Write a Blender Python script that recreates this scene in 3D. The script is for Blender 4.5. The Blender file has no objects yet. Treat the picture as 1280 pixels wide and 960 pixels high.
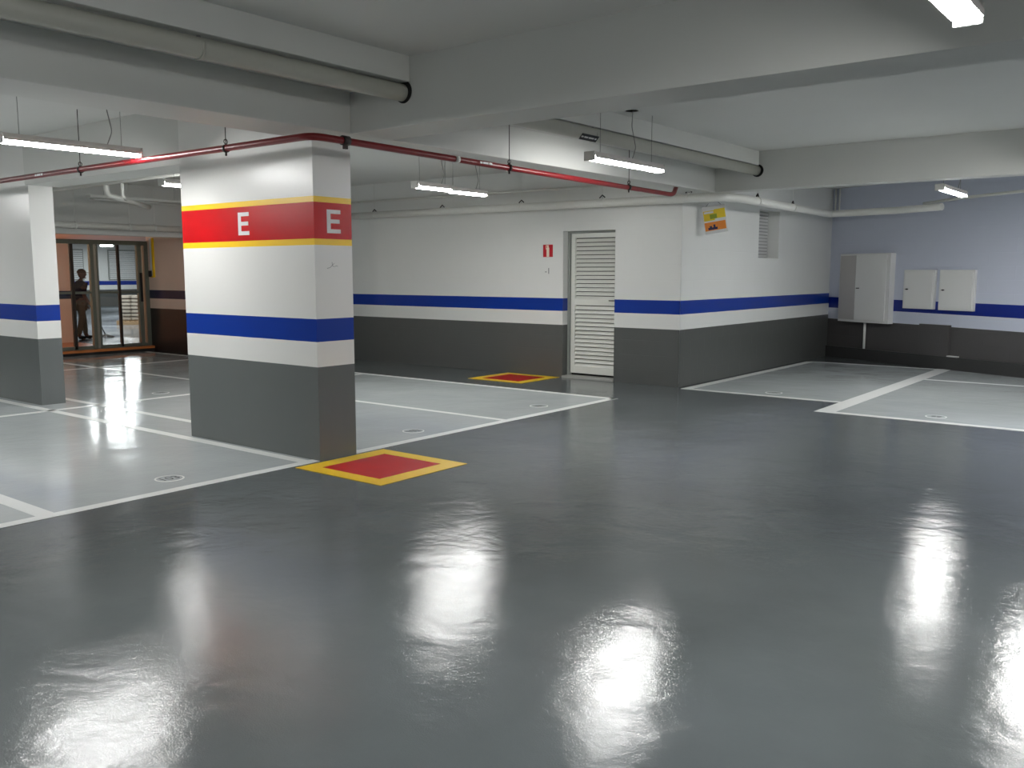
import bpy, bmesh, math, random
from mathutils import Vector, Matrix
random.seed(7)
S = bpy.context.scene
C = S.collection
V = Vector
PI = math.pi

# ------------------------------------------------------------------ camera
cam = bpy.data.cameras.new('camera'); co = bpy.data.objects.new('camera', cam); C.objects.link(co)
co.location = (0, 0, 1.5)
co.rotation_euler = (math.radians(90 - 7.10), 0, math.radians(38.10))
cam.sensor_width = 36; cam.lens = 1116.16 / 1280 * 36; cam.clip_start = .05; cam.clip_end = 200
S.camera = co
S.view_settings.view_transform = 'Standard'; S.view_settings.look = 'None'
S.view_settings.gamma = 1; S.view_settings.use_curve_mapping = False
S.view_settings.exposure = 0.74

# ------------------------------------------------------------------ materials
def lin(c):
    return tuple(((v / 255) / 12.92 if v / 255 <= .04045 else ((v / 255 + .055) / 1.055) ** 2.4) for v in c)

def mat(name, rgb, rough=.5, metal=0, bump=0, bscale=40, vary=0, vscale=3, spec=.5, coat=0, block=0, lo=None):
    m = bpy.data.materials.new(name); m.use_nodes = True
    nt = m.node_tree; N = nt.nodes; L = nt.links
    b = N['Principled BSDF']; c = lin(rgb)
    b.inputs['Base Color'].default_value = (*c, 1)
    b.inputs['Roughness'].default_value = rough; b.inputs['Metallic'].default_value = metal
    b.inputs['Specular IOR Level'].default_value = spec
    if coat: b.inputs['Coat Weight'].default_value = coat; b.inputs['Coat Roughness'].default_value = .08
    tc = N.new('ShaderNodeTexCoord')
    if vary:
        n = N.new('ShaderNodeTexNoise'); n.inputs['Scale'].default_value = vscale; n.inputs['Detail'].default_value = 5
        L.new(tc.outputs['Object'], n.inputs['Vector'])
        r = N.new('ShaderNodeMapRange'); r.inputs[3].default_value = 1 - vary; r.inputs[4].default_value = 1 + vary
        L.new(n.outputs['Fac'], r.inputs[0])
        mx = N.new('ShaderNodeVectorMath'); mx.operation = 'SCALE'; mx.inputs[0].default_value = c
        L.new(r.outputs[0], mx.inputs['Scale']); L.new(mx.outputs[0], b.inputs['Base Color'])
    last = None
    if bump:
        n = N.new('ShaderNodeTexNoise'); n.inputs['Scale'].default_value = bscale; n.inputs['Detail'].default_value = 4
        L.new(tc.outputs['Object'], n.inputs['Vector'])
        bp = N.new('ShaderNodeBump'); bp.inputs['Strength'].default_value = bump; bp.inputs['Distance'].default_value = .01
        L.new(n.outputs['Fac'], bp.inputs['Height']); last = bp
    if block:
        sx = N.new('ShaderNodeSeparateXYZ'); L.new(tc.outputs['Object'], sx.inputs[0])
        ad = N.new('ShaderNodeMath'); ad.operation = 'ADD'; L.new(sx.outputs[0], ad.inputs[0]); L.new(sx.outputs[1], ad.inputs[1])
        cb = N.new('ShaderNodeCombineXYZ'); L.new(ad.outputs[0], cb.inputs[0]); L.new(sx.outputs[2], cb.inputs[1])
        br = N.new('ShaderNodeTexBrick'); br.inputs['Scale'].default_value = 1
        br.inputs['Brick Width'].default_value = .4; br.inputs['Row Height'].default_value = .2
        br.inputs['Mortar Size'].default_value = .006; br.inputs['Mortar Smooth'].default_value = 1
        L.new(cb.outputs[0], br.inputs['Vector'])
        bp = N.new('ShaderNodeBump'); bp.invert = True; bp.inputs['Strength'].default_value = block; bp.inputs['Distance'].default_value = .004
        L.new(br.outputs['Fac'], bp.inputs['Height'])
        if last: L.new(last.outputs[0], bp.inputs['Normal'])
        last = bp
    if last: L.new(last.outputs[0], b.inputs['Normal'])
    return m

def floor_mat(name, rgb, r0, r1, wave, fine, tint=.12, blotch=.9, stretch=1):
    """glossy epoxy: roughness and colour drift in large cloudy patches, slow undulation plus orange peel"""
    m = bpy.data.materials.new(name); m.use_nodes = True
    nt = m.node_tree; N = nt.nodes; L = nt.links; b = N['Principled BSDF']; c = lin(rgb)
    tc = N.new('ShaderNodeTexCoord')
    def noise(s, d, off=0, dist=0):
        mp = N.new('ShaderNodeMapping'); mp.inputs['Location'].default_value = (off, off * .7, 0)
        L.new(tc.outputs['Object'], mp.inputs['Vector'])
        n = N.new('ShaderNodeTexNoise'); n.inputs['Scale'].default_value = s; n.inputs['Detail'].default_value = d
        n.inputs['Distortion'].default_value = dist
        L.new(mp.outputs[0], n.inputs['Vector']); return n
    n1 = noise(blotch, 4, 3.1, .6)
    rp = N.new('ShaderNodeValToRGB'); rp.color_ramp.elements[0].position = .42; rp.color_ramp.elements[1].position = .62
    L.new(n1.outputs['Fac'], rp.inputs[0])
    rr = N.new('ShaderNodeMapRange'); rr.inputs[3].default_value = r0; rr.inputs[4].default_value = r1
    L.new(rp.outputs[0], rr.inputs[0]); L.new(rr.outputs[0], b.inputs['Roughness'])
    n2 = noise(.55, 6, 11)
    cr = N.new('ShaderNodeMapRange'); cr.inputs[1].default_value = .3; cr.inputs[2].default_value = .7
    cr.inputs[3].default_value = 1 - tint; cr.inputs[4].default_value = 1 + tint
    L.new(n2.outputs['Fac'], cr.inputs[0])
    sc = N.new('ShaderNodeVectorMath'); sc.operation = 'SCALE'; sc.inputs[0].default_value = c
    L.new(cr.outputs[0], sc.inputs['Scale']); L.new(sc.outputs[0], b.inputs['Base Color'])
    w = noise(2.6, 3, 5, .4); bw = N.new('ShaderNodeBump'); bw.inputs['Strength'].default_value = 1; bw.inputs['Distance'].default_value = wave
    L.new(w.outputs['Fac'], bw.inputs['Height'])
    md = noise(22, 3, 8, .5); bm_ = N.new('ShaderNodeBump'); bm_.inputs['Strength'].default_value = 1; bm_.inputs['Distance'].default_value = wave * .13
    L.new(md.outputs['Fac'], bm_.inputs['Height']); L.new(bw.outputs[0], bm_.inputs['Normal']); bw = bm_
    f = noise(160, 2, 1); bf = N.new('ShaderNodeBump'); bf.inputs['Strength'].default_value = 1; bf.inputs['Distance'].default_value = fine
    L.new(f.outputs['Fac'], bf.inputs['Height']); L.new(bw.outputs[0], bf.inputs['Normal'])
    L.new(bf.outputs[0], b.inputs['Normal'])
    b.inputs['Specular IOR Level'].default_value = .58
    return m

def emis(name, rgb, k):
    m = bpy.data.materials.new(name); m.use_nodes = True
    b = m.node_tree.nodes['Principled BSDF']
    b.inputs['Base Color'].default_value = (.8, .8, .8, 1)
    b.inputs['Emission Color'].default_value = (*rgb, 1); b.inputs['Emission Strength'].default_value = k
    return m

def glass(name):
    m = bpy.data.materials.new(name); m.use_nodes = True
    nt = m.node_tree; N = nt.nodes; L = nt.links; N.remove(N['Principled BSDF'])
    t = N.new('ShaderNodeBsdfTransparent'); t.inputs[0].default_value = (.90, .93, .92, 1)
    g = N.new('ShaderNodeBsdfGlossy'); g.inputs['Roughness'].default_value = .02
    fr = N.new('ShaderNodeFresnel'); fr.inputs[0].default_value = 1.5
    mx = N.new('ShaderNodeMixShader'); L.new(fr.outputs[0], mx.inputs[0]); L.new(t.outputs[0], mx.inputs[1]); L.new(g.outputs[0], mx.inputs[2])
    L.new(mx.outputs[0], N['Material Output'].inputs[0])
    return m

M = dict(
    lane=floor_mat('lane_epoxy', (94, 100, 102), .075, .13, .0055, .0005, .25),
    stall=floor_mat('stall_epoxy', (186, 192, 193), .03, .14, .0045, .00015, .07, 1.1),
    line=mat('line_paint', (240, 242, 240), .22, bump=.05, bscale=90),
    white=mat('white_wall_paint', (224, 225, 222), .38, bump=.03, bscale=60, block=.25, vary=.02),
    pwhite=mat('white_pillar_paint', (226, 226, 223), .3, bump=.04, bscale=30),
    blue=mat('blue_stripe_paint', (2, 50, 146), .3, bump=.03, bscale=60, spec=.35),
    grey=mat('grey_wall_paint', (88, 90, 88), .3, bump=.04, bscale=50, block=.25, vary=.04),
    pgrey=mat('grey_pillar_paint', (100, 104, 103), .24, bump=.04, bscale=30, vary=.03),
    red=mat('red_stripe_paint', (192, 3, 14), .25, bump=.12, bscale=14, vary=.04, spec=.22),
    yellow=mat('yellow_stripe_paint', (246, 200, 8), .3),
    slab=mat('ceiling_paint', (214, 215, 212), .6, bump=.05, bscale=15, vary=.03, vscale=1.2),
    beam=mat('beam_paint', (208, 209, 205), .55, bump=.05, bscale=15, vary=.03, vscale=1.2),
    lilac=mat('pale_blue_wall_paint', (202, 207, 222), .38, bump=.03, bscale=60, block=.3, vary=.02),
    lblue=mat('blue_band_on_pale_wall', (6, 36, 130), .3),
    dgrey=mat('dark_grey_wall_paint', (82, 80, 80), .4, block=.3, vary=.04),
    plinth=mat('plinth_paint', (58, 58, 58), .4, vary=.08),
    beige=mat('warm_lit_wall_paint', (238, 210, 192), .45, vary=.03),  # white walls with the warm lobby light put into the colour
    navy=mat('navy_band_paint', (10, 12, 60), .35),
    brown=mat('dark_brown_wainscot', (30, 16, 14), .35),
    redpipe=mat('red_pipe_paint', (122, 6, 16), .36, coat=.15),
    whitepipe=mat('white_pipe_plastic', (222, 222, 216), .35),
    creampipe=mat('cream_pipe_paint', (178, 178, 168), .45),
    black=mat('black_rubber', (14, 14, 14), .6),
    steel=mat('dark_steel', (60, 55, 55), .4, .7),
    wire=mat('wire_grey', (150, 150, 148), .5),
    tray=mat('lamp_housing_grey', (205, 200, 196), .5),
    lampend=mat('lamp_end_cap', (205, 205, 200), .4),
    tube=emis('lamp_light', (1, 1, .985), 62),
    farlamp=emis('hall_lamp_light', (1, .98, .95), 22),
    doorp=mat('door_cream_metal', (226, 227, 220), .4),
    doorf=mat('door_frame_grey', (150, 154, 150), .4),
    stone=mat('threshold_stone', (160, 160, 155), .5, vary=.1),
    chrome=mat('brushed_metal', (120, 120, 118), .3, .9),
    signred=mat('sign_red', (190, 18, 34), .35), signw=mat('sign_cream', (240, 228, 206), .4),
    ink=mat('ink_grey', (120, 122, 124), .6), inkd=mat('ink_dark', (45, 47, 50), .6), inkw=mat('ink_white', (225, 225, 225), .5),
    cab=mat('cabinet_enamel', (228, 228, 226), .4), cab_shade=mat('cabinet_shaded_enamel', (196, 192, 190), .45),
    alu=mat('grey_green_aluminium', (122, 126, 114), .35, .5), alub=mat('brown_aluminium', (58, 48, 40), .45, .3), alul=mat('light_aluminium', (170, 165, 150), .3, .6),
    glass=glass('clear_glass'), orange=mat('orange_floor_tile', (196, 116, 58), .35, vary=.06),
    hallfloor=floor_mat('hall_floor', (135, 140, 146), .1, .2, .001, .0001),
    yel=mat('sticker_yellow', (236, 206, 30), .4), org=mat('sticker_orange', (238, 140, 40), .4), lime=mat('sticker_green', (150, 165, 20), .4),
    navyink=mat('sticker_navy', (34, 28, 80), .4), signgrey=mat('box_white_plastic', (222, 222, 220), .4),
    skin=mat('skin', (150, 100, 78), .6), shirt=mat('dark_maroon_shirt', (62, 40, 50), .8), pants=mat('khaki_trousers', (150, 130, 105), .8),
    cap=mat('brown_cap', (112, 78, 58), .8), shoe=mat('black_shoes', (20, 20, 20), .5),
    sack=mat('pale_sack_cloth', (165, 155, 142), .8, bump=.3, bscale=30), wood=mat('pallet_wood', (170, 140, 105), .7), mopw=mat('mop_white', (220, 220, 215), .8),
    vent=mat('vent_grey', (196, 196, 196), .5),
)

# ------------------------------------------------------------------ helpers
def NB(): return bmesh.new()

def box(bm, x0, x1, y0, y1, z0, z1, bev=0, mi=0, mtx=None):
    vs = [V((x, y, z)) for z in (z0, z1) for y in (y0, y1) for x in (x0, x1)]
    if mtx: vs = [mtx @ v for v in vs]
    b = [bm.verts.new(v) for v in vs]
    fs = [bm.faces.new([b[i] for i in f]) for f in ((0, 2, 3, 1), (4, 5, 7, 6), (0, 1, 5, 4), (2, 6, 7, 3), (0, 4, 6, 2), (1, 3, 7, 5))]
    for f in fs: f.material_index = mi
    if bev:
        es = list({e for f in fs for e in f.edges})
        bmesh.ops.bevel(bm, geom=es, offset=bev, segments=2, affect='EDGES', profile=.6)

def quad(bm, pts, mi=0):
    f = bm.faces.new([bm.verts.new(V(p)) for p in pts]); f.material_index = mi

def tube(bm, pts, r, n=14, bend=0, mi=0, caps=True):
    pts = [V(p) for p in pts]
    if bend and len(pts) > 2:
        out = [pts[0]]
        for i in range(1, len(pts) - 1):
            a, p, c = pts[i - 1], pts[i], pts[i + 1]
            d0 = (a - p).normalized(); d1 = (c - p).normalized()
            q0 = p + d0 * bend; q1 = p + d1 * bend
            for k in range(7):
                t = k / 6; out.append(q0 * (1 - t) ** 2 + p * 2 * t * (1 - t) + q1 * t * t)
        out.append(pts[-1]); pts = out
    up = None; rings = []
    for i, p in enumerate(pts):
        if i == 0: d = pts[1] - p
        elif i == len(pts) - 1: d = p - pts[i - 1]
        else: d = (pts[i + 1] - p).normalized() + (p - pts[i - 1]).normalized()
        d.normalize()
        if up is None: up = V((0, 0, 1)) if abs(d.z) < .9 else V((1, 0, 0))
        s = d.cross(up).normalized(); up = s.cross(d).normalized()
        rr = r[i] if isinstance(r, (list, tuple)) else r
        rings.append([bm.verts.new(p + (s * math.cos(a) + up * math.sin(a)) * rr) for a in (2 * PI * k / n for k in range(n))])
    for a, b in zip(rings, rings[1:]):
        for k in range(n):
            f = bm.faces.new([a[k], a[(k + 1) % n], b[(k + 1) % n], b[k]]); f.smooth = True; f.material_index = mi
    if caps:
        bm.faces.new(rings[0][::-1]).material_index = mi; bm.faces.new(rings[-1]).material_index = mi

def cyl(bm, a, b, r, n=20, mi=0): tube(bm, [a, b], r, n, mi=mi)

def obj(name, bm, mats, parent=None, kind=None, label=None, cat=None, group=None, loc=None, rotz=0):
    bmesh.ops.recalc_face_normals(bm, faces=bm.faces) if name not in ('x',) else None
    me = bpy.data.meshes.new(name); bm.to_mesh(me); bm.free()
    for m in (mats if isinstance(mats, (list, tuple)) else [mats]): me.materials.append(m)
    o = bpy.data.objects.new(name, me); C.objects.link(o)
    if parent: o.parent = parent
    if loc is not None: o.location = loc
    if rotz: o.rotation_euler.z = rotz
    tag(o, label, cat, group, kind); return o

def tag(o, label=None, cat=None, group=None, kind=None):
    if kind: o['kind'] = kind
    if label: o['label'] = label
    if cat: o['category'] = cat
    if group: o['group'] = group
    return o

def thing(name, label, cat, loc=(0, 0, 0), rotz=0, group=None, kind=None):
    o = bpy.data.objects.new(name, None); C.objects.link(o); o.empty_display_size = .1
    o.location = loc; o.rotation_euler.z = rotz
    return tag(o, label, cat, group, kind)

def dup(root, loc, label, rotz=None, group=None):
    r = root.copy(); C.objects.link(r); r.location = loc; r['label'] = label
    if rotz is not None: r.rotation_euler.z = rotz
    if group: r['group'] = group
    for ch in list(root.children):
        c = ch.copy(); C.objects.link(c); c.parent = r
        for g in ch.children:
            d = g.copy(); C.objects.link(d); d.parent = c
    return r

def text_bm(s, size, ext=.001, rot=None):
    cu = bpy.data.curves.new('t', 'FONT'); cu.body = s; cu.size = size; cu.extrude = ext
    cu.align_x = 'CENTER'; cu.align_y = 'CENTER'
    o = bpy.data.objects.new('t', cu); C.objects.link(o)
    dg = bpy.context.evaluated_depsgraph_get(); dg.update()
    me = bpy.data.meshes.new_from_object(o.evaluated_get(dg))
    bm = NB(); bm.from_mesh(me)
    bpy.data.objects.remove(o); bpy.data.curves.remove(cu); bpy.data.meshes.remove(me)
    if rot is not None: bmesh.ops.transform(bm, matrix=rot, verts=bm.verts)
    return bm

def wall(name, p0, p1, bands, holes=(), depth=.15, slope=0, label=None, z0=0, top=2.97, back=.15):
    """bands: [(z_top, slot)], bottom to top. Front face looks to the right of p0->p1."""
    p0 = V((*p0, 0)); p1 = V((*p1, 0)); d = (p1 - p0); Lg = d.length; d.normalize(); nrm = V((d.y, -d.x, 0))
    mats = []; 
    for _, m in bands:
        if m not in mats: mats.append(m)
    def P(s, z, off=0): 
        zz = z + (slope * s if z0 < z < top - .01 else 0)
        return p0 + d * s + V((0, 0, zz)) - nrm * off
    ss = sorted({0, Lg} | {h[0] for h in holes} | {h[1] for h in holes})
    zs = sorted({z0, top} | {b[0] for b in bands if z0 < b[0] < top} | {h[2] for h in holes} | {h[3] for h in holes if h[3] < top})
    bm = NB()
    def mi(z):
        for zt, m in bands:
            if z < zt: return mats.index(m)
        return mats.index(bands[-1][1])
    for a, b in zip(ss, ss[1:]):
        for u, w in zip(zs, zs[1:]):
            sm, zm = (a + b) / 2, (u + w) / 2
            if any(h[0] < sm < h[1] and h[2] < zm < h[3] for h in holes): continue
            quad(bm, [P(a, u), P(b, u), P(b, w), P(a, w)], mi(zm))
    for h in holes:                       # reveals
        for u, w in zip(zs, zs[1:]):
            if h[2] <= (u + w) / 2 <= h[3]:
                for s in (h[0], h[1]): quad(bm, [P(s, u), P(s, w), P(s, w, depth), P(s, u, depth)], mi((u + w) / 2))
        for z in (h[2], h[3]):
            if z > z0 + .001: quad(bm, [P(h[0], z), P(h[1], z), P(h[1], z, depth), P(h[0], z, depth)], mi(z - .01))
    k = back if not holes else depth + .15
    quad(bm, [P(0, z0, k), P(Lg, z0, k), P(Lg, top, k), P(0, top, k)], mi(top - .1))
    bmesh.ops.remove_doubles(bm, verts=bm.verts, dist=1e-5)
    return obj(name, bm, mats, kind='structure', label=label)

# ------------------------------------------------------------------ shell
ZS = 2.97
bm = NB(); box(bm, -17, 7, -6, 17.5, -.2, 0)
obj('floor', bm, M['lane'], kind='structure', label='glossy dark grey epoxy driving lane floor')
def paint(rects, z=.0012):
    bm = NB()
    for (x0, x1, y0, y1) in rects: box(bm, x0, x1, y0, y1, .0001, z)
    return bm
obj('floor_surface', paint([(-16.2, -5.6, -6, 9.09)]), M['stall'], kind='structure', label='light grey glossy parking bay floor around the pillars')
bm = NB(); 
pts = [(-5.36, 10.48), (-3.3, 10.48), (-3.3, 15.14), (-5.36, 15.1)]
a = [bm.verts.new((x, y, .0001)) for x, y in pts]; b = [bm.verts.new((x, y, .0012)) for x, y in pts]
bm.faces.new(a[::-1]); bm.faces.new(b)
for i in range(4): bm.faces.new([a[i], a[(i + 1) % 4], b[(i + 1) % 4], b[i]])
obj('floor_surface', bm, M['stall'], kind='structure', label='light grey parking bay floor beside the white side wall')
bm = NB()
pts = [(-3.25, 9.66), (5, 9.66), (5, 11.1), (-3.25, 15.1)]
a = [bm.verts.new((x, y, .0001)) for x, y in pts]; b = [bm.verts.new((x, y, .0012)) for x, y in pts]
bm.faces.new(a[::-1]); bm.faces.new(b)
for i in range(4): bm.faces.new([a[i], a[(i + 1) % 4], b[(i + 1) % 4], b[i]])
obj('floor_surface', bm, M['stall'], kind='structure', label='light grey parking bay floor before the pale blue wall')

lines = [
    (-5.645, -5.548, -6, 9.14), (-9.99, -9.905, -6, 9.05), (-14.0, -13.92, -6, 9.05),
    (-14.0, -5.645, 2.42, 2.53), (-16, -5.645, 4.45, 4.54), (-16, -5.645, 4.995, 5.075), (-16, -5.645, 7.03, 7.10), (-16, -5.56, 9.05, 9.14),
    (-5.39, -5.27, 10.43, 15.0), (-5.27, -3.35, 10.43, 10.52), (-3.35, -3.15, 9.6, 15.1),
    (-3.15, 5, 9.6, 9.71), (-5.27, -3.35, 15.0, 15.07), (-3.15, .5, 13.45, 13.53)]
for r in lines:
    bm = NB(); box(bm, *r, .0013, .0028)
    obj('floor_marking', bm, M['line'], kind='structure')

bm = NB(); box(bm, -17, 7, -6, 17.5, ZS, 3.3)
obj('ceiling', bm, M['slab'], kind='structure', label='dull white painted concrete ceiling slab')

def beam(x0, x1, y0, y1, z, label, m='beam'):
    bm = NB(); box(bm, x0, x1, y0, y1, z, 3.05, .006); return obj('ceiling_beam', bm, M[m], kind='structure', label=label)
beam(-5.07, -4.50, 4.96, 10.62, 2.80, 'low white ceiling step above the pipe in the second bay')
beam(-5.542, -5.07, -6, 10.62, 2.51, 'long white ceiling beam running back over the pillar')
beam(-5.07, -4.46, -6, 4.55, 2.80, 'low white ceiling step directly above the thick pale pipe')
beam(-5.07, 7, 4.55, 4.96, 2.51, 'wide white ceiling beam crossing the driving lane')
beam(-5.48, 7, 10.62, 10.85, 2.51, 'white ceiling beam in front of the pale blue wall bay')
beam(-10.412, -7.36, 4.58, 4.965, 2.46, 'white ceiling beam joining the two pillars')
beam(-17, -11.9, 4.58, 4.965, 2.46, 'white ceiling beam beyond the cut off pillar')
beam(-16.35, -16.1, -6, 9.35, 2.2, 'grey ceiling beam directly above the glass doors')
beam(-14.75, -14.5, -6, 9.35, 2.12, 'grey ceiling beam crossing before the glass doors')

# walls
W = [(.757, M['grey']), (.957, M['white']), (1.138, M['blue']), (9, M['white'])]
DX0, DX1 = -7.342, -6.478
wall('wall_back', (-13.0, 10.54), (-5.48, 10.54), W, [(DX0 + 13.0, DX1 + 13.0, 0, 2.085)], depth=.2, label='white block wall with blue stripe and grey base beside the louvred door')
wall('wall_side', (-5.48, 10.545), (-5.48, 16.35), W, [(2.47, 3.26, 1.725, 2.45)], depth=.2, label='white side wall with blue stripe running to the far corner')
A = V((-5.48, 16.25)); B = V((-2.0, 14.55)); dB = (B - A).normalized(); nB = V((dB.y, -dB.x))
E2 = A + dB * 13.4
WL = [(.688, M['dgrey']), (.883, M['lilac']), (1.072, M['lblue']), (9, M['lilac'])]
wall('wall_right', tuple(A - dB * .3), tuple(E2), WL, slope=-.009, label='pale blue wall with dark blue stripe behind the cabinets')
WB = [(.757, M['brown']), (.957, M['beige']), (1.138, M['navy']), (9, M['beige'])]
wall('wall_lobby', (-16.3, 9.35), (-13.0, 9.35), [(.82, M['brown']), (1.01, M['beige']), (1.17, M['navy']), (9, M['beige'])], label='wall with warm light in its beige colour, navy stripe and dark brown base beside glass doors')
wall('wall_return', (-13.0, 9.35), (-13.0, 10.54), W)
# shell outside the frame
wall('wall_near', (7, -6), (-17, -6), W)
wall('wall_east', (7, 10.3), (7, -6), W)
wall('wall_west', (-16.3, -6), (-16.3, 6.4), W)

# plinth along the pale blue wall, raised panel, pipe, small box
def BW(s, off=0, z=0): p = A + dB * s + nB * off; return V((p.x, p.y, z))
ang = math.atan2(dB.y, dB.x)
def bwbox(bm, s0, s1, o0, o1, z0, z1, bev=0): box(bm, s0, s1, -o1, -o0, z0, z1, bev)
MB = Matrix.Translation((A.x, A.y, 0)) @ Matrix.Rotation(ang, 4, 'Z')
bm = NB(); box(bm, .02, 12.6, -.06, 0, .0, .2, .006, mtx=MB)
obj('baseboard_right', bm, M['plinth'], kind='structure', label='dark raised plinth along the foot of the pale blue wall')
bm = NB(); box(bm, 1.995, 2.55, -.05, 0, .2, .69, .004, mtx=MB)
obj('trim_1', bm, M['dgrey'], kind='structure', label='shallow dark grey raised panel low on the pale blue wall')
bm = NB(); box(bm, 0, .19, -.05, 0, 0, .02, .004)
obj('cover_plate', bm, M['cab'], label='small white plate lying on the plinth below the right cabinet', cat='plate', loc=BW(2.53, .002, .2), rotz=ang)

# ------------------------------------------------------------------ pillars
def pillar(x0, x1, y0, y1, ztop, bands, label):
    bm = NB(); mats = []; z = 0
    for zt, m in bands:
        m = M[m]
        if m not in mats: mats.append(m)
        i = mats.index(m)
        c = [(x0, y0), (x1, y0), (x1, y1), (x0, y1)]
        for k in range(4):
            a, b = c[k], c[(k + 1) % 4]
            quad(bm, [(*a, z), (*b, z), (*b, zt), (*a, zt)], i)
        z = zt
    quad(bm, [(*p, z) for p in c], 0); quad(bm, [(*p, 0) for p in c], 0)
    bmesh.ops.remove_doubles(bm, verts=bm.verts, dist=1e-5)
    o = obj('pillar', bm, mats, label=label, cat='pillar', kind='structure'); return o
p1 = pillar(-7.36, -5.543, 4.58, 4.965, 2.51,
    [(.757, 'pgrey'), (.957, 'pwhite'), (1.138, 'blue'), (1.716, 'pwhite'), (1.765, 'yellow'), (2.047, 'red'), (2.092, 'yellow'), (2.97, 'pwhite')],
    'wide white pillar with red and yellow band lettered E, blue stripe and grey base')
pillar(-11.9, -10.412, 4.615, 4.88, 2.46,
    [(.757, 'pgrey'), (.957, 'pwhite'), (1.138, 'blue'), (2.97, 'pwhite')],
    'white pillar with blue stripe and grey base, cut by the photo edge')
def letterE(w, h, t):
    s = .27 * w; bm = NB()
    for (a, b, c, d) in ((0, s, 0, h), (s, w, 0, .17 * h), (s, w * .93, .42 * h, .59 * h), (s, w, .83 * h, h)):
        box(bm, a, b, -t, 0, c, d)
    return bm
bm = letterE(.15, .188, .002); obj('letter_panel', bm, M['inkw'], p1, label='white letter E on the wide face', loc=(-6.52, 4.58, 1.813))
bm = letterE(.14, .183, .002); obj('letter_panel', bm, M['inkw'], p1, label='white letter E on the narrow face', loc=(-5.543, 4.709, 1.811), rotz=PI / 2)
bm = NB()
for pts in ([(0, 0), (.03, .006), (.06, .03), (.075, .04)], [(.05, .05), (.055, .02), (.075, .012)], [(.08, .015), (.095, .02), (.11, .016)]):
    tube(bm, [(-5.5415, 4.70 + y, 1.535 + z) for y, z in pts], .0016, 5)
obj('scuff_mark', bm, M['ink'], p1, label='thin grey scuff mark under the red band')

# ------------------------------------------------------------------ painted squares and stall numbers
def painted_square(x0, x1, y0, y1, bx, by, label):
    t = thing('painted_square', label, 'floor marking', ((x0 + x1) / 2, (y0 + y1) / 2, 0), group='red and yellow floor squares')
    w, h = (x1 - x0) / 2, (y1 - y0) / 2
    bm = NB()
    for r in ((-w, w, -h, -h + by), (-w, w, h - by, h), (-w, -w + bx, -h + by, h - by), (w - bx, w, -h + by, h - by)): box(bm, *r, .0013, .0035)
    obj('border', bm, M['yellow'], t, label='yellow border')
    bm = NB(); box(bm, -w + bx, w - bx, -h + by, h - by, .0013, .0034)
    obj('center_panel', bm, M['red'], t, label='red centre')
painted_square(-5.503, -4.555, 4.30, 5.235, .155, .135, 'red square with yellow border painted on the floor at the foot of the lettered pillar')
painted_square(-8.33, -7.375, 9.60, 10.52, .15, .14, 'red square with yellow border painted on the floor beside the louvred door')

def stall_number(x, y, rot, s, label):
    t = thing('stall_number', label, 'stall number', (x, y, 0), rot, 'painted stall numbers')
    bm = NB(); n = 40; R, r = .105, .092
    vo = [bm.verts.new((R * math.cos(2 * PI * k / n), R * math.sin(2 * PI * k / n), .003)) for k in range(n)]
    vi = [bm.verts.new((r * math.cos(2 * PI * k / n), r * math.sin(2 * PI * k / n), .003)) for k in range(n)]
    vb = [bm.verts.new((R * math.cos(2 * PI * k / n), R * math.sin(2 * PI * k / n), .0013)) for k in range(n)]
    for k in range(n):
        j = (k + 1) % n; bm.faces.new([vo[k], vo[j], vi[j], vi[k]]); bm.faces.new([vb[k], vb[j], vo[j], vo[k]])
    obj('ring', bm, M['line'], t)
    bm = text_bm(s, .105, .0004, Matrix.Translation((0, 0, .0022)))
    bmesh.ops.scale(bm, vec=(1, 1.25, 1), verts=bm.verts)
    for v in list(bm.verts): pass
    obj('digits', bm, M['inkd'], t)
stall_number(-5.94, 3.50, PI / 2, '103', 'ringed number in the near light grey bay left of the lettered pillar')
stall_number(-5.925, 6.03, PI / 2, '102', 'ringed number just behind the red and yellow square at the lettered pillar')
stall_number(-5.94, 8.07, PI / 2, '101', 'ringed number in the bay nearest the louvred door')
stall_number(-10.34, 6.03, PI / 2, '98', 'ringed number between the two pillars, beyond the second bay line')
stall_number(-4.28, 10.80, 0, '100', 'faint ringed number in the bay along the white side wall')
stall_number(-2.21, 10.03, 0, '99', 'ringed number in the bay below the wall cabinets')

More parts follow.
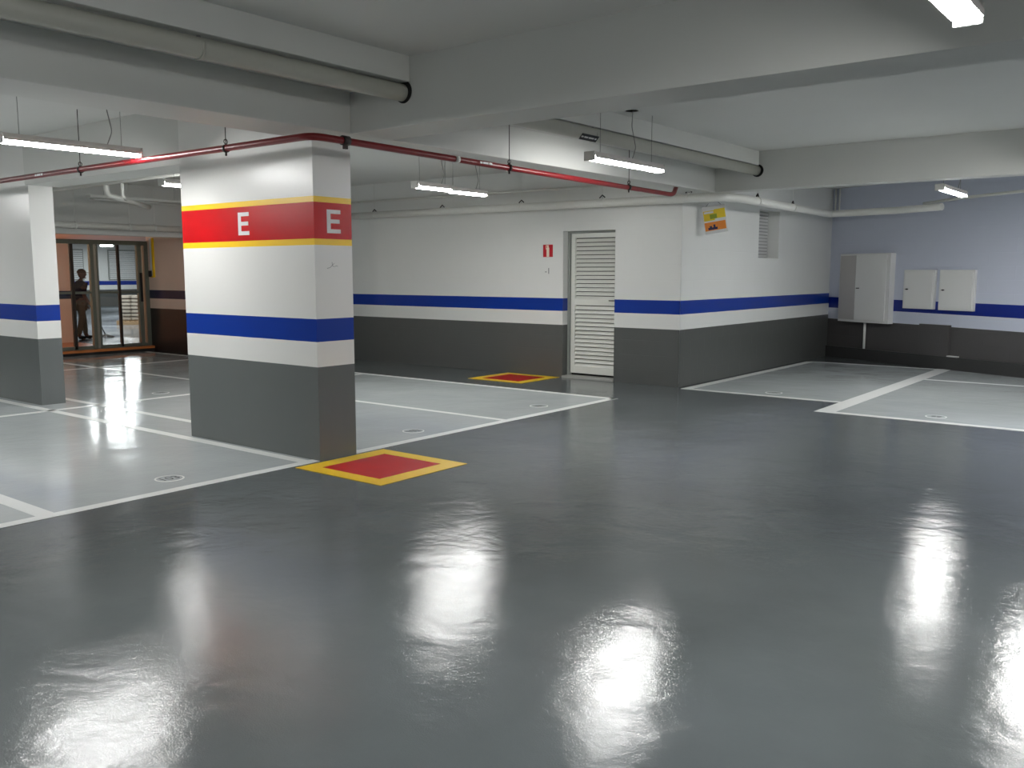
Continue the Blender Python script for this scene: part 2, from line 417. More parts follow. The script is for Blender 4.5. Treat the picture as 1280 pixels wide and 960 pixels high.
# ------------------------------------------------------------------ ceiling lights
def make_light(length, label, loc, group='lit tube lamps hung from the ceiling', cab=.5, lit=True, rotz=0):
    t = thing('ceiling_light', label, 'lamp', loc, rotz, group)
    h = length / 2; H = ZS - loc[2]
    # housing: trapezoid tray
    bm = NB(); sec = [(-.053, .002), (-.055, -.020), (-.059, -.020), (-.059, .004), (-.042, .032), (.042, .032), (.059, .004), (.059, -.020), (.055, -.020), (.053, .002)]
    a = [bm.verts.new((x, -h + .02, z)) for x, z in sec]; b = [bm.verts.new((x, h - .02, z)) for x, z in sec]
    for i in range(10): bm.faces.new([a[i], a[(i + 1) % 10], b[(i + 1) % 10], b[i]])
    bm.faces.new(a); bm.faces.new(b[::-1]); obj('housing', bm, M['tray'], t)
    bm = NB(); n = 12
    prof = [(.05 * math.cos(PI + PI * k / n), .045 * math.sin(PI + PI * k / n) - .001) for k in range(n + 1)]
    r0 = [bm.verts.new((x, -h + .03, z)) for x, z in prof]; r1 = [bm.verts.new((x, h - .03, z)) for x, z in prof]
    for k in range(n):
        f = bm.faces.new([r0[k], r0[k + 1], r1[k + 1], r1[k]]); f.smooth = True
    bm.faces.new(r0); bm.faces.new(r1[::-1]); bm.faces.new([r0[0], r0[-1], r1[-1], r1[0]])
    obj('diffuser', bm, M['tube'], t, label='glowing white diffuser')
    for s in (-1, 1):
        bm = NB(); box(bm, -.055, .055, s * h - .02 * (s > 0) - .0 , s * h + .02 * (s < 0), -.046, .034, .008)
        for v in bm.verts: v.co.y += s * .0
        obj('end_cap', bm, M['lampend'], t)
        bm = NB(); cyl(bm, (0, s * h * .72, .03), (0, s * h * .72, H), .0025, 6); obj('suspension_wire', bm, M['wire'], t)
    bm = NB(); tube(bm, [(0, cab * h, .03), (.015, cab * h + .04, H * .3), (-.02, cab * h + .02, H * .7), (0, cab * h, H)], .004, 8, bend=.03)
    obj('power_cable', bm, M['wire'], t)
    return t
LZ = 2.50
make_light(1.12, 'long lit tube lamp at the far left, above the bay between the pillars', (-7.19, 3.55, 2.5))
make_light(1.25, 'lit tube lamp hanging before the small black pipe label, nearest the louvred door', (-4.31, 7.19, LZ), cab=.15)
make_light(1.23, 'lit lamp hanging in front of the pale blue wall', (-2.63, 12.06, LZ))
make_light(.60, 'small lit lamp right of the lettered pillar, dimmer of the pair', (-7.26, 7.76, LZ))
make_light(.70, 'lit lamp right of the lettered pillar, brighter and lower of the pair', (-7.37, 8.49, LZ))
make_light(1.20, 'lit lamp half hidden by the left edge of the lettered pillar', (-9.26, 6.12, LZ))
make_light(1.20, 'bright lit lamp cut off by the top edge of the photo', (-.84, 3.36, LZ))
make_light(1.25, 'lit lamp out of view to the right, mirrored in the floor', (-1.15, 9.55, LZ))
for i, (x, y) in enumerate([(2.6, 3.9), (2.6, -1.6), (-1.0, -2.6), (2.4, 8.6), (-12.9, 3.0), (-10.6, 1.0), (-6.0, -2.0), (-3.0, .2), (1.3, 11.3), (4.6, 8.4)]):  # lamps added out of view to brighten the garage and pale blue wall
    make_light(1.25, 'unseen tube lamp added elsewhere in the garage for its light', (x, y, LZ), group='unseen lamps added for light')

# two-tube bare fixture in the left bay
t = thing('ceiling_light', 'unlit twin tube lamp seen between the two pillars', 'lamp', (-13.7, 7.8, 2.64))
bm = NB(); box(bm, -.07, .07, -.85, .85, .01, .05, .004); obj('housing', bm, M['whitepipe'], t)
for x in (-.045, .045):
    bm = NB(); cyl(bm, (x, -.8, -.012), (x, .8, -.012), .014, 10); obj('lamp_tube', bm, M['lampend'], t)
for y in (-.6, .6):
    bm = NB(); cyl(bm, (0, y, .05), (0, y, ZS - 2.64), .003, 6); obj('suspension_wire', bm, M['wire'], t)

# ------------------------------------------------------------------ red sprinkler pipe
t = thing('sprinkler_pipe', 'dark red sprinkler pipe bending around the lettered pillar below the ceiling', 'pipe', (-5.02, 4.13, 2.43))
O = V((-5.02, 4.13, 2.43))
def rp(x, y, z): return V((x, y, z)) - O
bm = NB(); tube(bm, [rp(-16.2, 4.13, 2.435), rp(-4.99, 4.13, 2.44), rp(-5.06, 9.5, 2.40), rp(-5.18, 9.8, 2.53)], .026, 16, bend=.12)
obj('pipe_run', bm, M['redpipe'], t)
def hanger(x, y, z, dirx, black=False):
    bm = NB(); cyl(bm, rp(x, y, z + .03), rp(x, y, ZS), .0035, 8)
    o = obj('hanger_rod', bm, M['steel'], t)
    bm = NB(); d = V((1, 0, 0)) if dirx else V((0, 1, 0)); c = rp(x, y, z)
    tube(bm, [c - d * .012, c + d * .012], .031, 16)
    s = V((0, 1, 0)) if dirx else V((1, 0, 0))
    cyl(bm, c + V((0, 0, -.055)), c + V((0, 0, .035)), .008, 8)
    # ring eye
    for k in range(10):
        a0, a1 = 2 * PI * k / 10, 2 * PI * (k + 1) / 10
        tube(bm, [c + V((0, 0, .05)) + s * math.cos(a0) * .016 + V((0, 0, math.sin(a0) * .018)), c + V((0, 0, .05)) + s * math.cos(a1) * .016 + V((0, 0, math.sin(a1) * .018))], .004, 5)
    obj('pipe_clamp', bm, M['steel'], t)
hanger(-8.25, 4.13, 2.435, True); hanger(-6.0, 4.13, 2.437, True)
hanger(-5.01, 6.35, 2.425, False); hanger(-5.035, 8.45, 2.41, False)
bm = NB(); cyl(bm, rp(-4.993, 4.40, 2.44), rp(-4.993, 4.46, 2.44), .035, 16); box(bm, *(lambda c: (c.x - .012, c.x + .012, c.y - .015, c.y + .015, c.z - .06, c.z - .02))(rp(-4.993, 4.43, 2.44)))
obj('coupling', bm, M['steel'], t, label='black pipe coupling')
def sticker(c, w, h, d, nrm, s, m0, m1, parent, name='sticker'):
    """thin lettered sticker: c centre, d reading direction, nrm outward"""
    d = V(d).normalized(); nrm = V(nrm).normalized(); up = nrm.cross(d)
    R = Matrix((d, up, nrm)).transposed().to_4x4(); T = Matrix.Translation(c) @ R
    if m0:
        bm = NB(); box(bm, -w / 2, w / 2, -h / 2, h / 2, -.001, .001, mtx=T); st = obj(name, bm, m0, parent)
    else: st = parent
    x = -w * .46
    k = 0
    for ln in s:
        bm = NB(); hh = h * (.12 if m0 else .3); box(bm, x, x + w * ln, -hh, hh, .001, .0022, mtx=T)
        obj('lettering', bm, m1, st if m0 else parent); x += w * (ln + .05)
    return st
sticker(rp(-9.0, 4.13 - .0275, 2.437), .2, .035, (1, 0, 0), (0, -1, 0), (.16, .34, .2), None, M['inkw'], t)
sticker(rp(-4.985 + .009, 6.0, 2.427), .2, .03, (0, 1, 0), (1, 0, 0), (.16, .34, .2), None, M['inkw'], t)
bm = NB(); cyl(bm, rp(-5.0, 5.62, 2.427), rp(-5.0, 5.66, 2.427), .028, 14); obj('tape_band', bm, M['whitepipe'], t, label='white tape band')

# ------------------------------------------------------------------ big pale pipe through the beams
t = thing('drain_pipe', 'thick pale drain pipe running through holes in two ceiling beams', 'pipe', (-4.53, 0, 2.73))
bm = NB(); cyl(bm, (0, -6, -.005), (0, 10.75, .01), .058, 24); obj('pipe_run', bm, M['creampipe'], t)
for y, fy in ((4.545, 4.55), (10.615, 10.62)):
    bm = NB(); cyl(bm, (.014, y, .008), (.014, fy + .001, .008), .076, 28); obj('gap_shade', bm, M['black'], t, label='black disc for the shaded gap where the pipe enters the beam')  # black disc stands in for the shade inside the open hole
for y in (2.97, 6.95):
    bm = NB(); tube(bm, [(0, y - .01, 0), (0, y + .01, 0)], .060, 20); obj('pipe_clamp', bm, M['creampipe'], t)
    bm = NB(); cyl(bm, (0, y, .055), (0, y, ZS - 2.73 + .03), .003, 6); cyl(bm, (0, y, .058), (0, y, .085), .012, 8)
    obj('hanger_rod', bm, M['wire'], t)
d_ = V((0, 1, 0)); nn = V((.75, -0., -.66))
st = sticker(V((0, 6.83, 0)) + nn.normalized() * .0605, .27, .062, (0, 1, 0), nn, (.12, .22, .3, .1), M['inkd'], M['inkw'], t, 'pipe_label')
st['label'] = 'small black label with white lettering'

# ------------------------------------------------------------------ white pipe following the walls
t = thing('drain_pipe', 'white pipe following the tops of the louvred door wall and the side wall', 'pipe', (-4.8, 10.35, 2.44))
O = V((-4.8, 10.35, 2.44))
q = [(-13.0, 10.36, 2.45), (-9, 10.36, 2.44), (-4.86, 10.36, 2.425), (-4.80, 10.75, 2.43), (-5.07, 14.9, 2.455), tuple(BW(1.9, .62, 2.465)), tuple(BW(2.75, .62, 2.47))]
bm = NB(); tube(bm, [V(p) - O for p in q], .054, 20, bend=.1); obj('pipe_run', bm, M['whitepipe'], t)
for (x, y) in ((-11.0, 10.36), (-9.49, 10.36), (-7.95, 10.36), (-6.58, 10.36), (-5.3, 10.36), (-4.835, 11.4), (-4.93, 12.9)):
    c = V((x, y, 2.44 if y < 11 else 2.437)) - O
    dd = V((1, 0, 0)) if y < 11 else V((-.065, 1, 0)).normalized()
    bm = NB(); tube(bm, [c - dd * .008, c + dd * .008], .057, 20); obj('pipe_clamp', bm, M['whitepipe'], t)
    bm = NB(); cyl(bm, c + V((0, 0, .055)), c + V((0, 0, .07 if abs(y - 10.65) > 1 else .068)), .004, 6)
    tube(bm, [c + V((0, 0, .058)) - dd * .045, c + V((0, 0, .095)), c + V((0, 0, .062)) + dd * .04], .009, 8); obj('bracket', bm, M['steel'], t, label='dark hanger bracket')
    bm = NB(); cyl(bm, c + V((0, 0, .09)), c + V((0, 0, ZS - 2.44)), .0025, 6); obj('hanger_rod', bm, M['whitepipe'], t)
# slim pipes
bm = NB(); cyl(bm, (-5, 0, 0), (2.8, 0, -.02), .018, 10); obj('conduit_pipe', bm, M['whitepipe'], label='slim white conduit high on the wall, passing behind the pair of lamps', cat='pipe', loc=(-8.3, 10.50, 2.69))
bm = NB(); 
for s in (0, .09): cyl(bm, BW(.10 + s, .04, 2.50), BW(.10 + s, .04, ZS), .014, 8)
obj('conduit_pipe', bm, M['whitepipe'], label='pair of thin upright conduits in the far corner by the pale blue wall', cat='pipe')
bm = NB(); tube(bm, [BW(2.2, .35, 2.56), BW(2.9, .35, 2.60), BW(5.5, .35, 2.66)], .022, 10); obj('conduit_pipe', bm, M['whitepipe'], label='slim white conduit right of the lamp before the pale blue wall', cat='pipe')
bm = NB(); cyl(bm, (-.70, -6, 2.955), (-.70, 4.55, 2.955), .015, 10); obj('ceiling_conduit', bm, M['whitepipe'], label='thin white conduit under the ceiling at the top corner of the photo', cat='pipe')
bm = NB(); cyl(bm, (0, 0, 0), (0, 0, .03), .06, 20); obj('junction_box', bm, M['wire'], label='round grey ceiling cover above the lamp nearest the door', cat='ceiling cover', loc=(-4.33, 7.3, ZS - .0))

# left bay pipes seen between the pillars
bm = NB(); cyl(bm, (-15.9, 0, 0), (-7.0, 0, .02), .03, 12); obj('water_pipe', bm, M['whitepipe'], label='white pipe crossing under the ceiling between the two pillars', cat='pipe', loc=(0, 6.0, 2.64))
bm = NB(); tube(bm, [(-11.35, 6.0, 2.62), (-11.35, 6.0, 2.50), (-11.6, 6.4, 2.47), (-12.6, 7.3, 2.47)], .035, 12, bend=.1)
tube(bm, [(-10.95, 6.0, 2.62), (-10.95, 6.0, 2.47), (-11.15, 6.15, 2.44)], .022, 10, bend=.06)
obj('elbow_pipe', bm, M['whitepipe'], label='curved white pipe bend hanging left of the half hidden lamp', cat='pipe')
t = thing('water_pipe', 'thick white pipe in front of the grey beam above the glass doors', 'pipe', (-14.25, 8, 2.25))
bm = NB(); cyl(bm, (0, -6, 0), (0, 1.3, 0), .05, 16); obj('pipe_run', bm, M['whitepipe'], t)
for y in (-1.0, -.1, .35):
    bm = NB(); tube(bm, [(0, y - .015, 0), (0, y + .015, 0)], .056, 14); cyl(bm, (0, y, .05), (0, y, ZS - 2.25), .004, 6); obj('hanger_rod', bm, M['whitepipe'], t)

# ------------------------------------------------------------------ louvred door
t = thing('door_1', 'cream louvred metal door with grey frame in the white wall', None, (DX0, 10.54, 0), kind='structure')
w = DX1 - DX0
bm = NB(); box(bm, 0.0, .035, .12, .19, 0.03, 2.085); box(bm, w - .02, w, .12, .19, .03, 2.085); box(bm, .035, w - .02, .12, .19, 2.06, 2.085)
obj('door_frame', bm, M['doorf'], t)
leaf = thing('door_leaf', None, None); leaf.parent = t
bm = NB()
x0, x1 = .04, w - .022
for r in ((x0, x0 + .07, .06, 2.055), (x1 - .03, x1, .06, 2.055)): box(bm, r[0], r[1], .15, .185, r[2], r[3], .003)
for z0_, z1_ in ((.06, .16), (1.04, 1.125), (1.99, 2.055)): box(bm, x0 + .07, x1 - .03, .15, .185, z0_, z1_, .003)
obj('leaf_frame', bm, M['doorp'], leaf)
bm = NB()
def slats(bm, xa, xb, za, zb, n, y, dp):
    st_ = (zb - za) / n
    for k in range(n):
        z = za + k * st_
        a = [(xa, y - dp, z), (xb, y - dp, z), (xb, y + dp, z + st_ * .8), (xa, y + dp, z + st_ * .8)]
        b = [(p[0], p[1] + .004, p[2] - .004) for p in a]
        va = [bm.verts.new(p) for p in a]; vb = [bm.verts.new(p) for p in b]
        bm.faces.new(va); bm.faces.new(vb[::-1])
        for i in range(4): bm.faces.new([va[i], va[(i + 1) % 4], vb[(i + 1) % 4], vb[i]])
slats(bm, x0 + .07, x1 - .03, 1.125, 1.99, 15, .166, .018)
slats(bm, x0 + .07, x1 - .03, .16, 1.04, 15, .166, .018)
obj('louvre_slats', bm, M['doorp'], leaf)
bm = NB(); box(bm, x1 - .05, x1 - .015, .135, .15, 1.07, 1.16, .003); tube(bm, [(x1 - .03, .14, 1.115), (x1 - .03, .10, 1.115), (x1 - .13, .10, 1.115)], .009, 10, bend=.015)
obj('door_handle', bm, M['chrome'], leaf)
bm = NB(); box(bm, 0, w, -.02, .2, 0, .03, .004); obj('door_sill', bm, M['stone'], t, label='worn pale stone threshold')
bm = NB(); box(bm, 0.0, w, .24, .26, 0, 2.085); obj('slat_shade_panel', bm, M['black'], t)  # black sheet stands in for the shade between the slats

# ------------------------------------------------------------------ signs on the white wall
t = thing('extinguisher_sign', 'small red sign with a cream extinguisher symbol left of the louvred door', 'sign', (-7.605, 10.54, 1.813))
bm = NB(); box(bm, -.085, .085, -.004, 0, -.088, .088); obj('sign_plate', bm, M['signred'], t)
bm = NB(); box(bm, -.022, .024, -.007, -.004, -.085, .045, .0); box(bm, -.012, .014, -.007, -.004, .045, .07); box(bm, -.03, .014, -.007, -.004, .07, .08); box(bm, -.036, -.028, -.007, -.004, .02, .075)
obj('symbol', bm, M['signw'], t)
bm = text_bm('-1', .12, .0008, Matrix.Translation((-7.61, 10.538, 1.522)) @ Matrix.Rotation(PI / 2, 4, 'X'))
obj('wall_lettering', bm, M['ink'], label='small grey -1 lettered on the white wall under the red sign', cat='lettering')

# ------------------------------------------------------------------ wall vent (in the niche)
t = thing('wall_vent', 'grey louvred vent set in a niche high on the white side wall', 'vent', (-5.48, 13.4, 1.725))
bm = NB(); box(bm, -.20, -.185, -.39, .40, .002, .72); obj('back_plate', bm, M['doorf'], t)
bm = NB()
for k in range(14): box(bm, -.185, -.172, -.38, .385, .02 + k * .05, .052 + k * .05)
obj('louvre_slats', bm, M['vent'], t)

# ------------------------------------------------------------------ hanging box with stickers
t = thing('sticker_box', 'white box with yellow and orange stickers hung from the white pipe near the wall corner', 'box', (-5.22, 11.02, 2.02), math.radians(22))
t.rotation_euler.y = math.radians(-9)
bm = NB(); box(bm, -.15, .15, 0, .10, 0, .36, .008); obj('case', bm, M['signgrey'], t)
for (a, b, c, d, m, nm) in ((-.14, .0, .17, .30, 'yel', 'sticker'), (.0, .14, .19, .31, 'yel', 'sticker'), (-.06, .03, .19, .25, 'lime', 'sticker'), (-.14, .13, .04, .15, 'org', 'sticker')):
    bm = NB(); y = -.002 if m != 'lime' else -.004
    box(bm, a, b, y, .001, c, d); st = obj(nm, bm, M[m], t, label={'yel': 'yellow sticker', 'lime': 'green patch', 'org': 'orange sticker'}[m])
    if m == 'org':
        bm = NB(); box(bm, -.10, .02, -.005, -.001, .05, .08); box(bm, -.08, -.05, -.005, -.001, .08, .10); box(bm, -.03, -.005, -.005, -.001, .08, .115); obj('figure_print', bm, M['navyink'], st)
bm = NB(); box(bm, -.13, -.01, -.005, -.001, .265, .29); obj('white_strip', bm, M['inkw'], t)
for x in (-.1, .1):
    bm = NB(); cyl(bm, (x, .05, .36), (x * .6, .05, .40), .003, 6); obj('hanging_wire', bm, M['steel'], t)

# ------------------------------------------------------------------ cabinets on the pale blue wall
def cabinet(s0, s1, z0, z1, dep, label):
    t = thing('electrical_cabinet', label, 'cabinet', BW(s0, 0, z0), ang, 'white cabinets on the pale blue wall')
    w, h = s1 - s0, z1 - z0
    bm = NB(); box(bm, 0, w, -dep, 0, 0, h, .006); obj('case', bm, M['cab'], t)
    bm = NB(); box(bm, .03, w - .03, -dep - .014, -dep, .03, h - .03, .004); d = obj('cabinet_door', bm, M['cab'], t)
    bm = NB(); cyl(bm, (.085, -dep - .014, h / 2 + .0), (.085, -dep - .024, h / 2), .012, 10); box(bm, .06, .115, -dep - .03, -dep - .022, h / 2 - .006, h / 2 + .006); obj('lock', bm, M['steel'], d)
cabinet(1.65, 2.24, .925, 1.547, .05, 'left one of the two small white wall cabinets')
cabinet(2.325, 2.94, .92, 1.545, .05, 'right one of the two small white wall cabinets')
t = thing('electrical_cabinet', 'tall white wall cabinet with a slanted left side, nearest the far corner', 'cabinet', BW(.28, 0, .655), ang, 'white cabinets on the pale blue wall')
bm = NB(); pl = [(0, 0), (0, -.05), (.44, -.12), (1.15, -.12), (1.15, 0)]; h = 1.17
a = [bm.verts.new((x, y, 0)) for x, y in pl]; b = [bm.verts.new((x, y, h)) for x, y in pl]
bm.faces.new(a); bm.faces.new(b[::-1])
for i in range(5): bm.faces.new([a[i], a[(i + 1) % 5], b[(i + 1) % 5], b[i]])
obj('case', bm, M['cab'], t)
bm = NB(); box(bm, .45, 1.08, -.135, -.12, .04, h - .03, .004); d = obj('cabinet_door', bm, M['cab'], t)
bm = NB(); box(bm, .47, .53, -.15, -.135, .575, .59); obj('lock', bm, M['steel'], d)
bm = NB(); dd = V((.44, -.12)).normalized(); rot = Matrix.Translation((0, -.05, 0)) @ Matrix.Rotation(math.atan2(-.07, .44), 4, 'Z')
box(bm, .02, .43, -.008, 0, .04, h - .03, .002, mtx=rot); obj('side_panel', bm, M['cab_shade'], t, label='slanted left panel with its shade painted darker')  # cabinet white darkened: shade of the turned face put into the colour
bm = NB(); cyl(bm, (0, 0, 0), (0, 0, .455), .022, 12); obj('conduit_pipe', bm, M['cab'], label='short white pipe from the tall cabinet down to the plinth', cat='pipe', loc=BW(.885, .04, .2))

# ------------------------------------------------------------------ glass doors and lobby
GX = -16.3
t = thing('door_2', 'glass doors in grey green aluminium frames behind the pillars', None, (GX, 0, 0), kind='structure')
def fr(y0, y1, z0, z1, m='alu', dx=.05, name='frame_bar'):
    bm = NB(); box(bm, -dx / 2, dx / 2, y0, y1, z0, z1, .003); return obj(name, bm, M[m], t)
fr(6.4, 9.35, 2.02, 2.10, 'alu', .08); fr(6.4, 9.35, .095, .16)
fr(6.4, 9.2, 1.115, 1.16, 'alu', .04)
fr(7.86, 7.92, .1, 2.03, 'alub'); fr(8.22, 8.285, .1, 2.05, 'alu', .09); fr(8.29, 8.335, .1, 2.03, 'alul', .07); fr(8.34, 8.375, .1, 2.03, 'alu', .06)
fr(8.745, 8.79, .1, 2.03, 'alub'); fr(9.14, 9.22, .1, 2.05, 'alu', .08); fr(9.27, 9.35, .1, 2.08, 'alu', .1); fr(6.4, 6.5, .1, 2.05)
for (a, b) in ((6.5, 7.86), (7.92, 8.22), (8.375, 8.745), (8.79, 9.14)):
    bm = NB(); box(bm, -.004, .004, a, b, .15, 2.03); obj('glass_pane', bm, M['glass'], t)
bm = NB(); box(bm, .05, .08, 9.16, 9.2, .95, 1.5, .004); obj('door_handle', bm, M['black'], t)
bm = NB(); box(bm, -.1, .14, 6.4, 9.35, .05, .095); obj('door_sill', bm, M['orange'], t, label='orange brown sill')
bm = NB(); box(bm, -.1, .12, 6.4, 9.35, 0, .05); obj('kick_strip', bm, M['black'], t)
# yellow edged board right of the glass doors
t = thing('notice_board', 'narrow yellow edged board on the warm tinted wall right of the glass doors', 'board', (-16.12, 9.35, 1.44))
bm = NB(); box(bm, -.02, .06, -.03, 0, 0, .72, .003); obj('board_panel', bm, M['inkw'], t)
bm = NB(); box(bm, .06, .10, -.035, 0, -.03, .72); box(bm, -.02, .06, -.035, 0, -.03, 0); obj('board_edge', bm, M['yellow'], t)
bm = NB(); box(bm, -.06, .03, -.05, 0, -.02, .10, .004); obj('corner_block', bm, M['black'], t)

bm = NB(); box(bm, -40, -16.4, 4, 26, -.05, -.001); obj('floor_hall', bm, M['hallfloor'], kind='structure', label='pale grey floor of the hall behind the glass')
bm = NB(); box(bm, -19.6, -16.4, 5, 9.3, -.001, .02); obj('floor_vestibule', bm, M['orange'], kind='structure', label='orange brown tiled floor just behind the glass doors')
bm = NB(); box(bm, -40, -19.1, 4, 26, 2.8, 2.9); obj('ceiling_hall', bm, M['slab'], kind='structure')
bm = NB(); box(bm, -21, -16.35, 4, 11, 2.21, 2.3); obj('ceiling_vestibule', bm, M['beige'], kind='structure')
WH = [(.757, M['grey']), (.957, M['white']), (1.138, M['blue']), (9, M['white'])]
wall('wall_hall', (-39, 4), (-39, 26), WH, top=2.8)
wall('wall_hall_side', (-40, 25.5), (-16.4, 25.5), WH, top=2.8)
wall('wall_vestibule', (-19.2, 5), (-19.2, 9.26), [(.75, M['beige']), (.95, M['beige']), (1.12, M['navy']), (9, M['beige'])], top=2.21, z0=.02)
wall('wall_hall_near', (-16.45, 25.5), (-16.45, 9.5), WH, top=2.8)
wall('wall_hall_south', (-16.4, 4.6), (-39, 4.6), WH, top=2.8)
for (y, s) in ((18.75, 1.0), (21.15, 1.0)):
    t = thing('roller_shutter', 'white slatted shutter panel on the hall wall behind the glass, ' + ('above the standing person' if y < 20 else 'above the stacked sacks'), 'shutter', (-38.98, y, 1.18))
    bm = NB(); box(bm, 0, .03, -.65, .65, 0, 1.35); obj('shutter_frame', bm, M['doorf'], t)
    bm = NB()
    for k in range(14): box(bm, .03, .05, -.6, .6, .05 + k * .09, .11 + k * .09)
    obj('slat_panel', bm, M['inkw'], t)
t = thing('ceiling_light', 'lit lamp seen through the glass doors', 'lamp', (-25.0, 13.14, 2.29))
bm = NB(); box(bm, -.07, .07, -.17, .17, .0, .04, .004); obj('housing', bm, M['tray'], t)
bm = NB(); box(bm, -.06, .06, -.16, .16, -.05, 0, .01); obj('diffuser', bm, M['farlamp'], t)
for y in (-.12, .12):
    bm = NB(); cyl(bm, (0, y, .04), (0, y, .51), .004, 6); obj('suspension_wire', bm, M['wire'], t)

# sacks on a pallet
ux = V((-25.1, 13.93, 0))
t = thing('wooden_pallet', 'wooden pallet under the stacked sacks behind the glass doors', 'pallet', ux, math.radians(38))
bm = NB()
for y in (-.4, 0, .4): box(bm, -.35, .45, y - .05, y + .05, 0, .09)
for k in range(6): box(bm, -.35 + k * .14, -.25 + k * .14, -.45, .45, .09, .115)
obj('boards', bm, M['wood'], t)
k0 = None
Rz = Matrix.Rotation(math.radians(38), 4, 'Z')
def sack_mesh():
    bm = NB(); bmesh.ops.create_cube(bm, size=1)
    bmesh.ops.subdivide_edges(bm, edges=bm.edges, cuts=5, use_grid_fill=True)
    for v in bm.verts:
        x, y, z = v.co * 2
        k = (1 - .3 * max(abs(x), abs(y)) ** 4)
        v.co = V((x * .185 * (1 - .08 * y * y), y * .30 * (1 - .06 * x * x), z * .052 * k))
    for f in bm.faces: f.smooth = True
    me = bpy.data.meshes.new('sack'); bm.to_mesh(me); bm.free(); me.materials.append(M['sack']); return me
sm = sack_mesh()
for lv in range(7):
    for sx in (-1, 1):
        o = bpy.data.objects.new('sack', sm); C.objects.link(o)
        o.location = ux + Rz @ V((.02 + sx * .188, random.uniform(-.01, .01), .115 + .053 + lv * .105)); o.rotation_euler.z = math.radians(38 + random.uniform(-2, 2))
        col = 'left' if sx < 0 else 'right'
        tag(o, 'pale sack in the %s column of the stack behind the glass, %s' % (col, ['at the bottom', 'second from the bottom', 'third from the bottom', 'in the middle', 'third from the top', 'second from the top', 'topmost'][lv]), 'sack', 'sacks stacked on the pallet')

# ------------------------------------------------------------------ person behind the glass (in profile, facing right)
def skin_body(name, verts, edges, radii, mat_, parent=None, sub=2, root=0):
    me = bpy.data.meshes.new(name); me.from_pydata(verts, edges, []); me.materials.append(mat_)
    o = bpy.data.objects.new(name, me); C.objects.link(o)
    sk = o.modifiers.new('s', 'SKIN'); sk.use_smooth_shade = True
    ly = me.skin_vertices[0].data if me.skin_vertices else None
    if ly is None:
        bpy.context.view_layer.objects.active = o
        me.attributes  # noqa
    for i, r in enumerate(radii):
        rr = r if isinstance(r, tuple) else (r, r); me.skin_vertices[0].data[i].radius = rr
        me.skin_vertices[0].data[i].use_root = (i == root)
    ss = o.modifiers.new('d', 'SUBSURF'); ss.levels = sub; ss.render_levels = sub
    dg = bpy.context.evaluated_depsgraph_get(); dg.update()
    nm = bpy.data.meshes.new_from_object(o.evaluated_get(dg)); 
    o.modifiers.clear(); o.data = nm; nm.name = name
    for p in nm.polygons: p.use_smooth = True
    if not nm.materials: nm.materials.append(mat_)
    if parent: o.parent = parent
    return o
P0 = V((-20.25, 9.96, 0))
per = thing('person', 'person in a brown cap, dark shirt and khaki trousers holding a mop behind the glass', 'person', P0, PI / 2)
# local axes: +x is the way the person faces, y to their left
bv = [(0, 0, .84), (.0, 0, .98), (.01, 0, 1.13), (.02, 0, 1.25), (.03, 0, 1.33), (.05, 0, 1.38),
      (.01, .075, .79), (.09, .08, .46), (.12, .08, .09), (.18, .085, .03), (.26, .09, .025),
      (-.01, -.075, .79), (-.03, -.08, .46), (-.12, -.08, .09), (-.05, -.085, .03), (.03, -.09, .025),
      (.02, .155, 1.25), (.02, .185, 1.0), (.14, .17, .82), (.20, .16, .76),
      (.02, -.155, 1.25), (-.01, -.19, 1.0), (.10, -.18, .82), (.17, -.165, .76)]
be = [(0, 1), (1, 2), (2, 3), (3, 4), (4, 5), (0, 6), (6, 7), (7, 8), (8, 9), (9, 10), (0, 11), (11, 12), (12, 13), (13, 14), (14, 15),
      (3, 16), (16, 17), (17, 18), (18, 19), (3, 20), (20, 21), (21, 22), (22, 23)]
br_ = [(.12, .14), (.105, .125), (.11, .135), (.11, .13), .05, .045, .09, .062, .045, .04, .028, .09, .062, .045, .04, .028,
       .055, .042, .034, .028, .055, .042, .034, .028]
body = skin_body('body', bv, be, br_, M['skin'], per)
# shirt and trousers follow the body a little further out
sel = [0, 1, 2, 3, 4, 16, 17, 20, 21]; mp_ = {v: i for i, v in enumerate(sel)}
skin_body('shirt', [bv[i] for i in sel], [(mp_[a], mp_[b]) for a, b in be if a in mp_ and b in mp_],
          [(.135, .155), (.125, .145), (.128, .152), (.125, .145), .058, .072, .058, .072, .058], M['shirt'], per)
sel = [0, 6, 7, 8, 11, 12, 13]; mp_ = {v: i for i, v in enumerate(sel)}
skin_body('trousers', [bv[i] for i in sel], [(mp_[a], mp_[b]) for a, b in be if a in mp_ and b in mp_],
          [(.125, .145), .098, .070, .058, .098, .070, .058], M['pants'], per)
for s, dx in ((.085, .14), (-.085, -.09)):
    skin_body('shoe', [(-.05 + dx, s, .045), (.04 + dx, s, .045), (.13 + dx, s, .035)], [(0, 1), (1, 2)], [.045, .046, .036], M['shoe'], per)
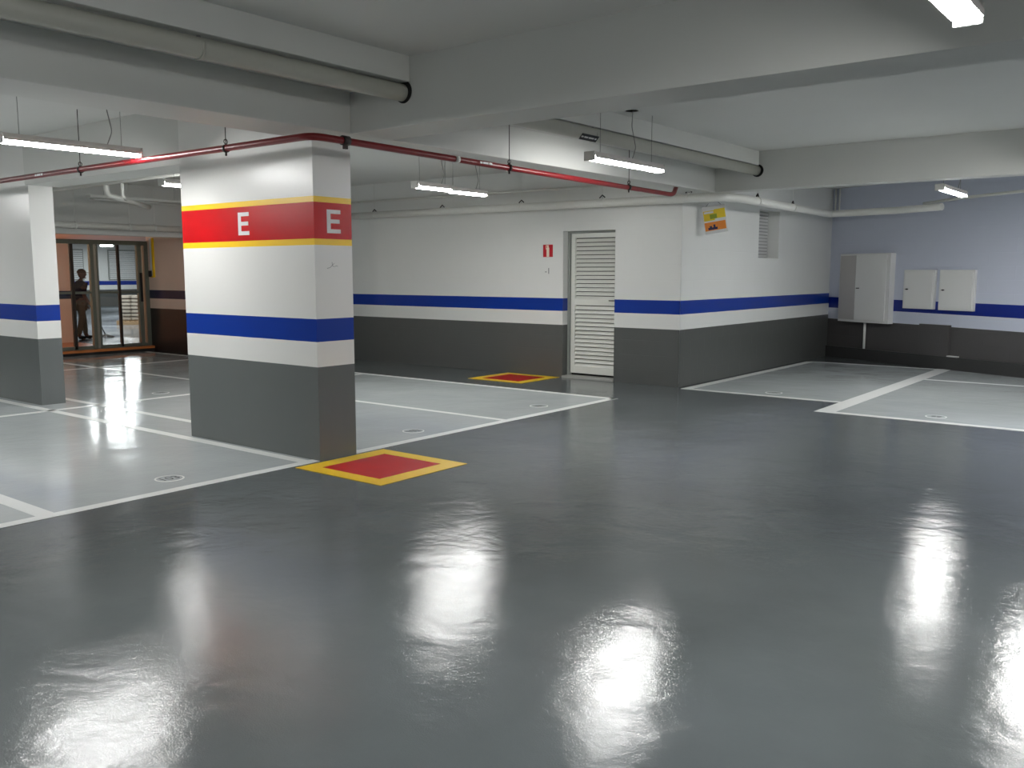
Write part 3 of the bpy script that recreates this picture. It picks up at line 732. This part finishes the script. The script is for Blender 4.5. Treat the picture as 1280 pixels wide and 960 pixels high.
# head with face
bm = NB(); bmesh.ops.create_uvsphere(bm, u_segments=24, v_segments=18, radius=1)
for v in bm.verts:
    x, y, z = v.co
    jaw = 1 - .22 * max(0, -z)
    v.co = V((x * .095 * jaw + (.012 if x > 0 and z < 0 else 0) * -z, y * .075 * jaw, z * .115))
    v.co += V((.065, 0, 1.475))
for f in bm.faces: f.smooth = True
def blob(c, r, seg=8):
    m_ = bmesh.ops.create_icosphere(bm, subdivisions=2, radius=1)
    for v in m_['verts']: v.co = V((v.co.x * r[0], v.co.y * r[1], v.co.z * r[2])) + V(c)
blob((.162, 0, 1.46), (.018, .013, .022)); blob((.148, 0, 1.425), (.012, .024, .006)); blob((.145, 0, 1.385), (.018, .024, .016))
for s in (-1, 1): blob((.05, s * .075, 1.465), (.018, .01, .03))
hd = obj('head', bm, M['skin'], per)
bm = NB()
for s in (-1, 1):
    m_ = bmesh.ops.create_icosphere(bm, subdivisions=1, radius=.009)
    for v in m_['verts']: v.co += V((.146, s * .03, 1.478))
obj('eyes', bm, M['shoe'], hd)
bm = NB(); bmesh.ops.create_uvsphere(bm, u_segments=20, v_segments=12, radius=1)
bmesh.ops.delete(bm, geom=[v for v in bm.verts if v.co.z < -.01], context='VERTS')
for v in bm.verts: v.co = V((v.co.x * .105 + .06, v.co.y * .085, v.co.z * .09 + 1.50))
box(bm, .13, .215, -.06, .06, 1.498, 1.508, .003)
obj('cap', bm, M['cap'], per)
# hands: palm and curled fingers
for s in (1, -1):
    hx, hy, hz = (.21, .155, .745) if s > 0 else (.18, -.16, .745)
    hv = [(hx - .02, hy, hz + .03), (hx + .02, hy, hz - .02)]; he = [(0, 1)]; hr = [.026, .03]
    for k in range(4):
        b0 = len(hv); yy = (k - 1.5) * .019; ln = (.9, 1, .97, .75)[k]
        hv += [(hx + .035, hy + yy, hz - .035), (hx + .06 * ln, hy + yy, hz - .06 * ln), (hx + .045 * ln, hy + yy, hz - .088 * ln)]
        he += [(1, b0), (b0, b0 + 1), (b0 + 1, b0 + 2)]; hr += [.009, .0085, .007]
    b0 = len(hv); hv += [(hx + .01, hy - s * .03, hz), (hx + .035, hy - s * .045, hz - .03)]; he += [(0, b0), (b0, b0 + 1)]; hr += [.011, .009]
    skin_body('hand', hv, he, hr, M['skin'], per, sub=1)
t = thing('mop', 'mop held by the person behind the glass doors', 'mop', P0 + V((0, .2, 0)), PI / 2)
bm = NB(); cyl(bm, (.02, .155, .90), (.42, .155, .06), .012, 8); obj('handle', bm, M['steel'], t)
bm = NB()
for k in range(16):
    a = k * .4; tube(bm, [(.42, .155, .07), (.43 + .10 * math.cos(a), .155 + .12 * math.sin(a), .03), (.44 + .16 * math.cos(a), .155 + .2 * math.sin(a), .012)], .012, 6)
obj('mop_head', bm, M['mopw'], t)

# ------------------------------------------------------------------ lights of the lobby and world
ld = bpy.data.lights.new('vestibule_lamp', 'POINT'); ld.energy = 40; ld.color = (1, .87, .74); ld.shadow_soft_size = .08
lo = bpy.data.objects.new('vestibule_lamp', ld); C.objects.link(lo); lo.location = (-17.6, 6.3, 1.9)
for p in ((-30, 16, 2.7), (-24, 12.5, 2.7), (-36, 20, 2.7)):
    ld = bpy.data.lights.new('hall_lamp', 'AREA'); ld.energy = 85; ld.color = (.95, .97, 1); ld.shape = 'RECTANGLE'; ld.size = .2; ld.size_y = 1.2
    lo = bpy.data.objects.new('hall_lamp', ld); C.objects.link(lo); lo.location = p
w = bpy.data.worlds.new('world'); S.world = w; w.use_nodes = True
w.node_tree.nodes['Background'].inputs[0].default_value = (.02, .02, .022, 1)
w.node_tree.nodes['Background'].inputs[1].default_value = 1
